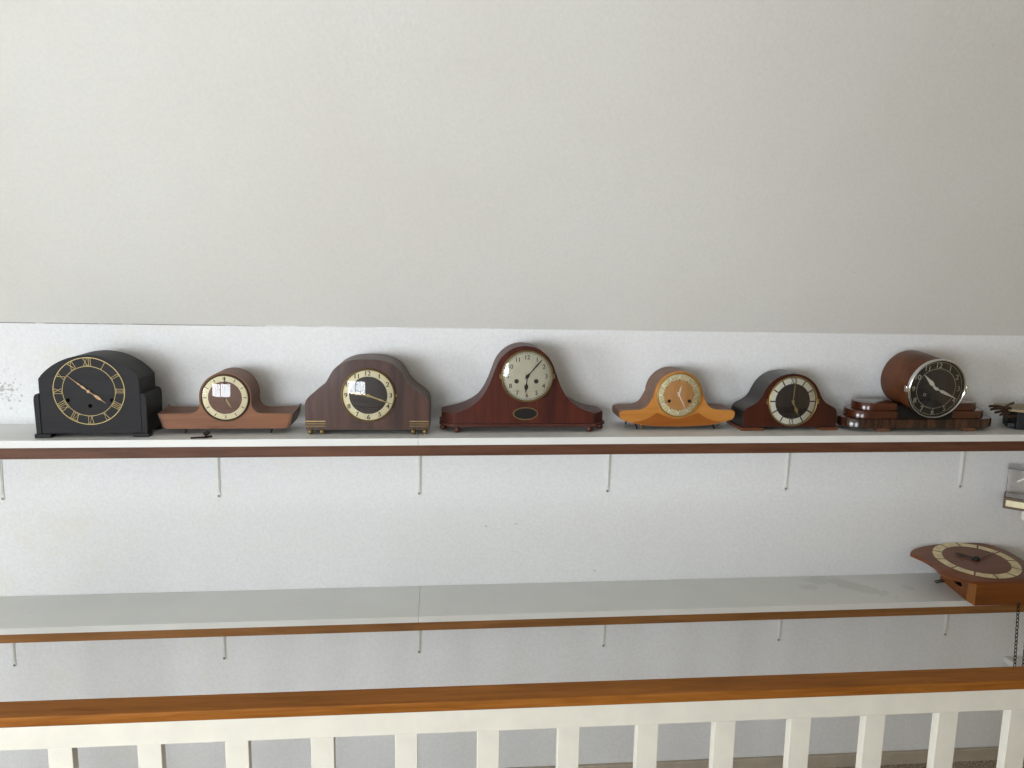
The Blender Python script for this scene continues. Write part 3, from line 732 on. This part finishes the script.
# ------------------------------------------------------------------ clock 6: dark oxblood clock
def clock_oxblood():
    X, Y = 0.982, 2.032; c = (2.5, 82.0)
    t = thing('mantel_clock', 'small dark reddish clock with white and gold dial ring, left of the drum clock', 'clock', (X, Y, z_up(X)), (0, 0, 0), 'mantel clocks on the upper shelf')
    right = [(137, 8), (135.5, 47)] + spline([(135.5, 47), (133, 56), (126, 63.5), (112, 71), (98, 80), (87.5, 93), (80, 108)], 4)[1:] + spline([(80, 108), (68, 128), (50, 144.5), (28, 155.5), (0, 160)], 5)[1:]
    bm = bmesh.new(); loft(bm, sym(right), [(0, None), (92, None)], 1.6, 0, 1)
    finish('case', bm, [M['oxblood'], M['oxblood_side']], t)
    for s in (-1, 1):
        bm = bmesh.new(); a, b = (88, 140) if s > 0 else (78, 143); boxmm(bm, min(s*a, s*b), max(s*a, s*b), -4 if s > 0 else -6, 104, 0, 7.6); finish('foot', bm, M['red_foot'], t, bevel=0.0012)
    d = bmesh.new(); annulus(d, c, 0, 67, -1.4, 1); annulus(d, c, 50, 66, -1.6, 0)
    for n in range(1, 13):
        if n in (12, 6): roman(d, c, 58, 0 if n == 12 else 180, 14, n, -1.75, 2, 1.6, 0, 1.0)
        else: stroke(d, polar(c, 50, n*30), polar(c, 65.5, n*30), 3.4, -1.75, 2)
    for p in ((-29, 70), (33, 70)): keyhole(d, p, 4.6, -1.6, 2)
    finish('dial', d, [M['ring_white'], M['dark_dial'], M['ink']], t, 0)
    bezel(t, c, 71.2, 66.6, 8, M['brass'])
    for x in (c[0]-75.5, c[0]+71):
        bm = bmesh.new(); boxmm(bm, x, x+4.5, -5, 0.5, 75, 89); finish('latch', bm, M['brass'], t)
    hand('minute_hand', t, c, 3, [(-8, 1.2), (0, 1.4), (20, 1.3), (30, 1.9), (54, 0.4)], -4.8, M['gold_paint'], 4.0)
    hand('hour_hand', t, c, 155, [(0, 2.0), (18, 1.5), (24, 4.6), (31, 4.6), (34, 1.4), (43, 0.3)], -3.4, M['gold_paint'])
    dome(t, c, 66, -5, 8)
clock_oxblood()

# ------------------------------------------------------------------ clock 7: drum clock on a stepped base
def clock_drum():
    X, Y = 1.360, 2.003
    t = thing('mantel_clock', 'drum-shaped clock with chrome rim and black dial on a stepped dark base', 'clock', (X, Y, z_up(X)), (0, 0, 0), 'mantel clocks on the upper shelf')
    def slab(x0, x1, y0, y1, z0, z1, rl, rr, mat, name):
        plan = []
        for cx, cy, a0, r in ((x1-rr, y0+rr, -90, rr), (x1-rr, y1-rr, 0, rr), (x0+rl, y1-rl, 90, rl), (x0+rl, y0+rl, 180, rl)):
            plan += arc(cx, cy, r, a0, a0+90, 8) if r > 1 else [(cx, cy)]
        bm = bmesh.new()
        def row(k, z): 
            mx, my = (x0+x1)/2, (y0+y1)/2
            return [bm.verts.new(((x-k*(1 if x > mx else -1))*K, (y-k*(1 if y > my else -1))*K, z*K)) for x, y in plan]
        rows = [row(1.2, z0), row(0, z0+1.2), row(0, z1-1.8), row(0.6, z1-0.5), row(1.8, z1)]
        bm.faces.new(list(reversed(rows[0]))); bm.faces.new(rows[-1])
        for a, b in zip(rows, rows[1:]):
            for i in range(len(plan)): bm.faces.new((a[i], a[(i+1) % len(plan)], b[(i+1) % len(plan)], b[i]))
        return finish(name, bm, mat, t, 40)
    slab(-221, 231, 0, 116, 9, 35, 57, 57, M['macassar'], 'base')
    slab(-199, -76, 7, 112, 35, 57, 50, 0.1, M['tier'], 'step')
    slab(86, 205, 7, 112, 35, 57, 0.1, 50, M['tier'], 'step')
    slab(-178, -76, 14, 110, 57, 78, 46, 0.1, M['tier'], 'step')
    slab(86, 184, 14, 110, 57, 78, 0.1, 46, M['tier'], 'step')
    # black cradle the drum lies in
    bm = bmesh.new(); cr = [(-76, 35), (86, 35), (86, 70)] + arc(20, 126, 84, -42, -138, 12) + [(-76, 70)]
    loft(bm, cr, [(5, None), (112, None)], 1, 0, 0); finish('cradle', bm, M['black'], t)
    for x in (-114, 142):
        bm = bmesh.new(); boxmm(bm, x-18, x+18, 3, 112, 0, 9); finish('foot', bm, M['foot_brown'], t, bevel=0.001)
    # drum, tipped a little forward
    dr = bpy.data.objects.new('drum', None)
    bm = bmesh.new(); lathe(bm, [(0, 138), (77, 138), (81.5, 135), (82.5, 128), (82, 4), (80, 0), (0, 0)], (0, 0), 72)
    dr = finish('drum', bm, [M['drum']], t, 40)
    dr.location = (13.5*K, -16*K, 125.5*K); dr.rotation_euler = (R(5.0), 0, 0)
    c = (0, 0)
    d = bmesh.new(); annulus(d, c, 0, 78, -1.2, 1); annulus(d, c, 55.8, 57, -1.5, 2, 72); annulus(d, c, 74, 75, -1.5, 2, 72)
    annulus(d, c, 0, 55.8, -1.4, 3)
    for n in range(1, 13): text(d, str(n), polar(c, 65.8, n*30), 14.0, -1.6, 2, 0, 1.0, 0.25)
    for n in range(60): stroke(d, polar(c, 56, n*6), polar(c, 58.5, n*6), 0.7, -1.6, 2)
    annulus(d, (-31, -17), 2.6, 4.4, -1.7, 2, 16); annulus(d, (-31, -17), 0, 2.6, -1.7, 4, 16); keyhole(d, (33, -17), 3.4, -1.7, 4)
    finish('dial', d, [M['black'], M['face_dark'], M['silver_paint'], M['face_blue'], M['hole']], dr, 0)
    bezel(dr, c, 84.0, 78.5, 9, M['chrome'])
    hand('hour_hand', dr, c, 314, [(0, 3.4), (10, 1.6), (16, 4.4), (24, 5.8), (34, 3.6), (56, 0.4)], -3.6, M['bright_mark'])
    hand('minute_hand', dr, c, 114.5, [(-12, 1.4), (-6, 3.0), (0, 3.0), (10, 1.4), (20, 4.6), (26, 3.6), (30, 4.2), (48, 2.2), (70, 0.3)], -5.0, M['bright_mark'], 4.5)
    dome(dr, c, 78.8, -5.5, 7)
    for s in (-1, 1):
        bm = bmesh.new(); boxmm(bm, s*87.5-3.6, s*87.5+3.6, -8, 2, -8.5, 8.5); finish('lug', bm, M['chrome'], dr, bevel=0.001)
M['face_dark'] = plain('black_dial_ring', (40, 38, 34), 0.4, 0, 0.15, 50)
M['face_blue'] = wood('slate_dial_centre', (52, 53, 58), (66, 66, 70), 'z', 2.0, 0.4, deep=0.70)
clock_drum()

# ------------------------------------------------------------------ cuckoo clock lying on its back at the right end
def clock_carved():
    X, Y = 1.708, 2.022
    t = thing('carved_clock', 'dark carved clock lying on its back at the right end of the upper shelf', 'clock', (X, Y, z_up(X)), (0, 0, 0))
    bm = bmesh.new()
    P = [(-50, 4), (-27, -8), (190, -8), (190, 90), (-26, 90), (-46, 44)]
    def slab(name, P, zf0, zf1, mat):
        bm = bmesh.new(); n = len(P)
        lo = [bm.verts.new((x*K, y*K, zf0(x)*K)) for x, y in P]; hi = [bm.verts.new((x*K, y*K, zf1(x)*K)) for x, y in P]
        bm.faces.new(list(reversed(lo))); bm.faces.new(hi)
        for i in range(n): bm.faces.new((lo[i], lo[(i+1) % n], hi[(i+1) % n], hi[i]))
        finish(name, bm, mat, t, 0, bevel=0.0015)
    slab('case', P, lambda x: 0, lambda x: 49, M['blueblack'])
    slab('side_ledge', [(-62, 22), (-44, 8), (-30, 30), (-46, 60)], lambda x: 2, lambda x: 16, M['blueblack'])
    slab('front_board', [(-80, 42), (-74, 24), (-20, -22), (190, -22), (190, 104), (-50, 104)], lambda x: 50, lambda x: 58-max(0, x+80)*0.02, M['olive'])
    # carved leaves spreading to the left
    def leaf(p, q, w, curl, mat=M['carved']):
        bm = bmesh.new(); p, q = Vector(p), Vector(q); d = q-p; n = Vector((-d.y, d.x, 0)).normalized()
        rows = []
        for i in range(9):
            s = i/8; c = p+d*s+Vector((0, 0, curl*math.sin(math.pi*s))); ww = w*(math.sin(math.pi*(0.12+0.86*s))**0.7)*(1+0.18*math.sin(s*19))
            rows.append([bm.verts.new((c+n*ww*k+Vector((0, 0, -abs(k)*3)))*K) for k in (-1, -0.5, 0, 0.5, 1)] + [bm.verts.new((c+n*ww*k*0.9+Vector((0, 0, -5-abs(k)*2)))*K) for k in (1, 0.5, 0, -0.5, -1)])
        for a, b in zip(rows, rows[1:]):
            for i in range(10): bm.faces.new((a[i], a[(i+1) % 10], b[(i+1) % 10], b[i]))
        bm.faces.new(rows[0]); bm.faces.new(list(reversed(rows[-1])))
        finish('carved_leaf', bm, mat, t, 60)
    leaf((-70, 22, 58), (-128, 14, 60), 6, 4); leaf((-72, 16, 55), (-120, 6, 52.5), 5, 2); leaf((-70, 10, 51), (-107, 2, 46.5), 4.5, 2)
    leaf((-62, 36, 60), (-112, 42, 64), 5, 3); leaf((-50, 6, 42), (-87, 2, 39.5), 4, 1.5); leaf((-78, 26, 62), (-58, 12, 79), 3.5, 3); leaf((-84, 22, 58), (-62, 14, 62), 9, 4)
clock_carved()

# ------------------------------------------------------------------ wall clock lying flat on the lower shelf
def clock_flat():
    X, Y = 1.5145, 1.931
    t = thing('wall_clock', 'orange-brown wall clock lying face up on the lower shelf, pointed plate over a deep case', 'clock', (X, Y, z_lo(X)), (0, 0, 0))
    plan = [(0, 30), (2, 0), (230, -4), (230, 186), (24, 182)]
    zt = lambda y: 65+y*math.tan(R(6.0))
    bm = bmesh.new()
    body = [(0.5, 30), (232, 26), (232, 186), (24, 182)]
    lo = [bm.verts.new((x*K, y*K, 0.3*K)) for x, y in body]; hi = [bm.verts.new((x*K, y*K, (zt(y)-1)*K)) for x, y in body]
    bm.faces.new(list(reversed(lo))); bm.faces.new(hi)
    for i in range(4): bm.faces.new((lo[i], lo[(i+1) % 4], hi[(i+1) % 4], hi[i]))
    case = finish('case', bm, M['wc_body'], t, 0, bevel=0.001)
    bm = bmesh.new(); body = [(0, 29.5), (4, 0), (28, -1), (28, 29.5)]
    bm2 = [(0.2, 29.6), (0.2, -6), (232, -10), (232, 25.5)]
    lo = [bm.verts.new((x*K, y*K, 0.3*K)) for x, y in bm2]; hi = [bm.verts.new((x*K, y*K, (zt(y)-1)*K)) for x, y in bm2]
    bm.faces.new(list(reversed(lo))); bm.faces.new(hi).material_index = 1
    for i in range(4): bm.faces.new((lo[i], lo[(i+1) % 4], hi[(i+1) % 4], hi[i])).material_index = (1, 0, 0, 0)[i]
    finish('front_board', bm, [M['wc_body'], M['wc_strip']], t, 0, bevel=0.001)
    # slot in the left side
    bm = bmesh.new(); pts = []
    for i in range(16):
        a = 2*math.pi*i/16; yy = 84+27*math.cos(a); zz = 33+7.5*math.sin(a)
        xx = 0.5+(yy-30)*23.5/152; pts.append((xx, yy, zz))
    f = [bm.verts.new(((x-0.6)*K, y*K, z*K)) for x, y, z in pts]; g = [bm.verts.new(((x+4)*K, y*K, z*K)) for x, y, z in pts]
    bm.faces.new(f); bm.faces.new(list(reversed(g)))
    for i in range(16): bm.faces.new((f[i], g[i], g[(i+1) % 16], f[(i+1) % 16]))
    finish('side_slot', bm, M['hole'], t, 0)
    # front plate: local frame lying on the sloped top (x right, y up the slope, z out)
    pl = bmesh.new()
    ol = spline([(-88, 172), (-58, 198), (0, 217), (84, 227), (160, 227), (203, 206), (225, 162), (230, 104), (224, 40), (200, 2), (140, -8), (77, -9), (12, -5), (-34, 6), (-64, 28), (-72, 55), (-67, 87), (-70, 115), (-80, 143), (-89, 160)], 5, True)
    th = 9
    for k, (z0, z1) in enumerate(((0, th),)):
        lo = [pl.verts.new((x*K, y*K, 0)) for x, y in ol]; mid = [pl.verts.new((x*K, y*K, (th-1.5)*K)) for x, y in ol]
        cx, cy = 80, 118
        hi = [pl.verts.new((((x-cx)*0.988+cx)*K, ((y-cy)*0.988+cy)*K, th*K)) for x, y in ol]
        pl.faces.new(list(reversed(lo))); pl.faces.new(hi); n = len(ol)
        for a, b in ((lo, mid), (mid, hi)):
            for i in range(n): pl.faces.new((a[i], a[(i+1) % n], b[(i+1) % n], b[i]))
    plate = finish('front_plate', pl, M['wc_plate'], t, 40)
    plate.location = (0, 0, 65*K); plate.rotation_euler = (R(6.0), 0, 0)
    # dial built facing up in the plate's own frame
    c = (84.5, 117); EL = 0.94; T0 = Matrix.Rotation(R(-90), 4, 'X')
    ROT = 0
    d = bmesh.new(); annulus(d, c, 0, 119, 0, 0, 72); annulus(d, c, 92, 118, -0.4, 1, 72)
    for n in range(12):
        a = n*30+6; stroke(d, polar(c, 91, a), polar(c, 119, a), 4.4, -0.8, 2)
    for v in d.verts: v.co = (v.co.x, c[1]*K+(v.co.z-c[1]*K)*EL, -v.co.y + (th+0.4)*K)
    finish('dial', d, [M['wc_dial'], M['wc_ring'], M['wc_plate']], plate, 0)
    for nm, ang, prof, y, mat in (('hour_hand', 312, [(-8, 2.2), (0, 5), (20, 4.2), (44, 7.5), (58, 1)], -5, M['ink']), ('minute_hand', 66, [(-8, 1.5), (0, 3), (60, 2.0), (86, 0.5)], -7, M['dull_brass'])):
        h = bmesh.new(); a = R(ang); L = prof
        pts = [(w, q) for q, w in L] + [(-w, q) for q, w in reversed(L)]
        quad(h, [(c[0]+x*math.cos(a)+q*math.sin(a), c[1]-x*math.sin(a)+q*math.cos(a)) for x, q in pts], y, 0, 1)
        if nm == 'hour_hand': lathe(h, [(0, -11), (7, -10), (10, -4), (10, 0)], c, 20)
        for v in h.verts: v.co = (v.co.x, c[1]*K+(v.co.z-c[1]*K)*EL, -v.co.y + (th+0.4)*K)
        finish(nm, h, mat, plate, 0)
    # metal hanger at the back left
    bm = bmesh.new()
    for p, q in (((-8, 160, 3), (22, 166, 4)), ((-12, 148, 3), (20, 156, 4))): lathe_leg(bm, p, q, 1.6, 2.0, 8)
    finish('hanger', bm, M['iron'], t)
M['wc_ring'] = plain('pale_brown_dial_segments', (226, 212, 168), 0.45, 0.1, 0.12, 60)
clock_flat()

# ------------------------------------------------------------------ chains hanging past the right end of the lower shelf
def chain(x0, y0, z0, x1, z1, label):
    bm = bmesh.new(); n = int((z0-z1)/0.0112); seg, ring = 10, 5
    for i in range(n):
        s = i/n; cx = x0+(x1-x0)*s; cz = z0-(z0-z1)*s; tw = i % 2
        for a in range(seg):
            pass
        rows = []
        for a in range(seg):
            t = 2*math.pi*a/seg; px_, pz_ = 0.0038*math.cos(t), 0.0072*math.sin(t)
            rr = []
            for b in range(ring):
                q = 2*math.pi*b/ring; r = 0.0012
                ox, oz, oy = px_+r*math.cos(q)*math.cos(t), pz_+r*math.cos(q)*math.sin(t), r*math.sin(q)
                rr.append(bm.verts.new((cx+(oy if tw else ox), y0+(ox if tw else oy), cz+oz)))
            rows.append(rr)
        for a in range(seg):
            A, B = rows[a], rows[(a+1) % seg]
            for b in range(ring): bm.faces.new((A[b], A[(b+1) % ring], B[(b+1) % ring], B[b]))
    tag(finish('clock_chain', bm, M['chain'], None, 60), label, 'chain', 'chains hanging at the right edge')
chain(1.6420, 1.917, 0.651, 1.668, 0.25, 'dark link chain hanging before the lower shelf, left one of the pair')
chain(1.6720, 1.915, 0.651, 1.688, 0.25, 'dark link chain hanging before the lower shelf, right one of the pair')

# ------------------------------------------------------------------ glass-sided case fixed on the wall between the shelves
def glass_case():
    t = thing('glass_case', 'glass-sided case with dull brown base frame between the shelves at the right edge', 'case', (1.706, 2.10, 0.8771), (0, 0, R(-40)))
    L, D = 0.17, 0.075
    bm = bmesh.new()
    box(bm, 0, L, 0, D, 0, 0.0065); box(bm, 0, L, 0, D, 0.0265, 0.0346)
    box(bm, 0, 0.006, 0, D, 0.0065, 0.0265); box(bm, L-0.006, L, 0, D, 0.0065, 0.0265)
    finish('base_frame', bm, M['case_brown'], t, 0, bevel=0.0006)
    bm = bmesh.new(); box(bm, 0.006, L-0.006, 0.004, D-0.004, 0.0065, 0.0265); finish('base_panel', bm, M['cream'], t, 0)
    bm = bmesh.new(); box(bm, 0.003, L-0.003, 0.002, D-0.002, 0.0348, 0.122); finish('glass_box', bm, M['smoke_glass'], t, 0, bevel=0.004)
    bm = bmesh.new(); box(bm, 0.001, L-0.001, 0, D, 0.1222, 0.1252); finish('glass_lid', bm, M['smoke_glass'], t, 0, bevel=0.002)
    bm = bmesh.new(); pts = spline([(0.030, 0.010, 0.085), (0.045, 0.008, 0.096), (0.07, 0.008, 0.10), (0.1, 0.008, 0.1)], 4)
    for a, b in zip(pts, pts[1:]): lathe_leg(bm, tuple(q*1000 for q in a), tuple(q*1000 for q in b), 3.2, 3.2, 8)
    finish('glass_highlight', bm, M['white'], t)  # white streak added as a solid highlight on the glass
    bm = bmesh.new(); box(bm, 0.05, 0.09, 0.02, D-0.01, -0.03, -0.0003); finish('wall_support', bm, M['white'], t, 0, bevel=0.001)
glass_case()

def low_ledge():
    bm = bmesh.new(); box(bm, 1.822, 2.2, WALL-0.135, WALL-0.0006, 0.340, 0.359)
    tag(finish('wall_ledge', bm, M['laminate'], None, 0, bevel=0.001), 'small white ledge on the wall behind the hanging chains', 'ledge')
low_ledge()

# ------------------------------------------------------------------ light
w = bpy.data.worlds.new('world'); SC.world = w; w.use_nodes = True
bg = w.node_tree.nodes['Background']; bg.inputs[0].default_value = (0.80, 0.88, 1.0, 1); bg.inputs[1].default_value = 1.0
def daylight(size, loc, rot, watts):
    ld = bpy.data.lights.new('window_daylight', 'AREA'); ld.shape = 'RECTANGLE'; ld.size, ld.size_y = size
    ld.energy = watts; ld.color = (0.905, 0.955, 1.0)
    lo = bpy.data.objects.new('window_daylight', ld); COL.objects.link(lo); lo.location = loc; lo.rotation_euler = rot
a, b, c, d = WIN; daylight((b-a-0.06, d-c-0.06), ((a+b)/2, YF-0.13, (c+d)/2), (R(90), 0, 0), 150)
a, b, c, d = WIN2; daylight((d-c-0.06, b-a-0.06), (XL-0.13, (a+b)/2, (c+d)/2), (0, R(-90), 0), 160)

SC.view_settings.view_transform = 'Standard'
try: SC.view_settings.look = 'None'
except Exception: pass
SC.view_settings.exposure = 0.0; SC.view_settings.gamma = 1.0
SC.view_settings.use_curve_mapping = False
try:
    SC.cycles.use_denoising = True; SC.cycles.max_bounces = 10; SC.cycles.diffuse_bounces = 6; SC.cycles.transparent_max_bounces = 16
    SC.cycles.sample_clamp_indirect = 6
except Exception: pass
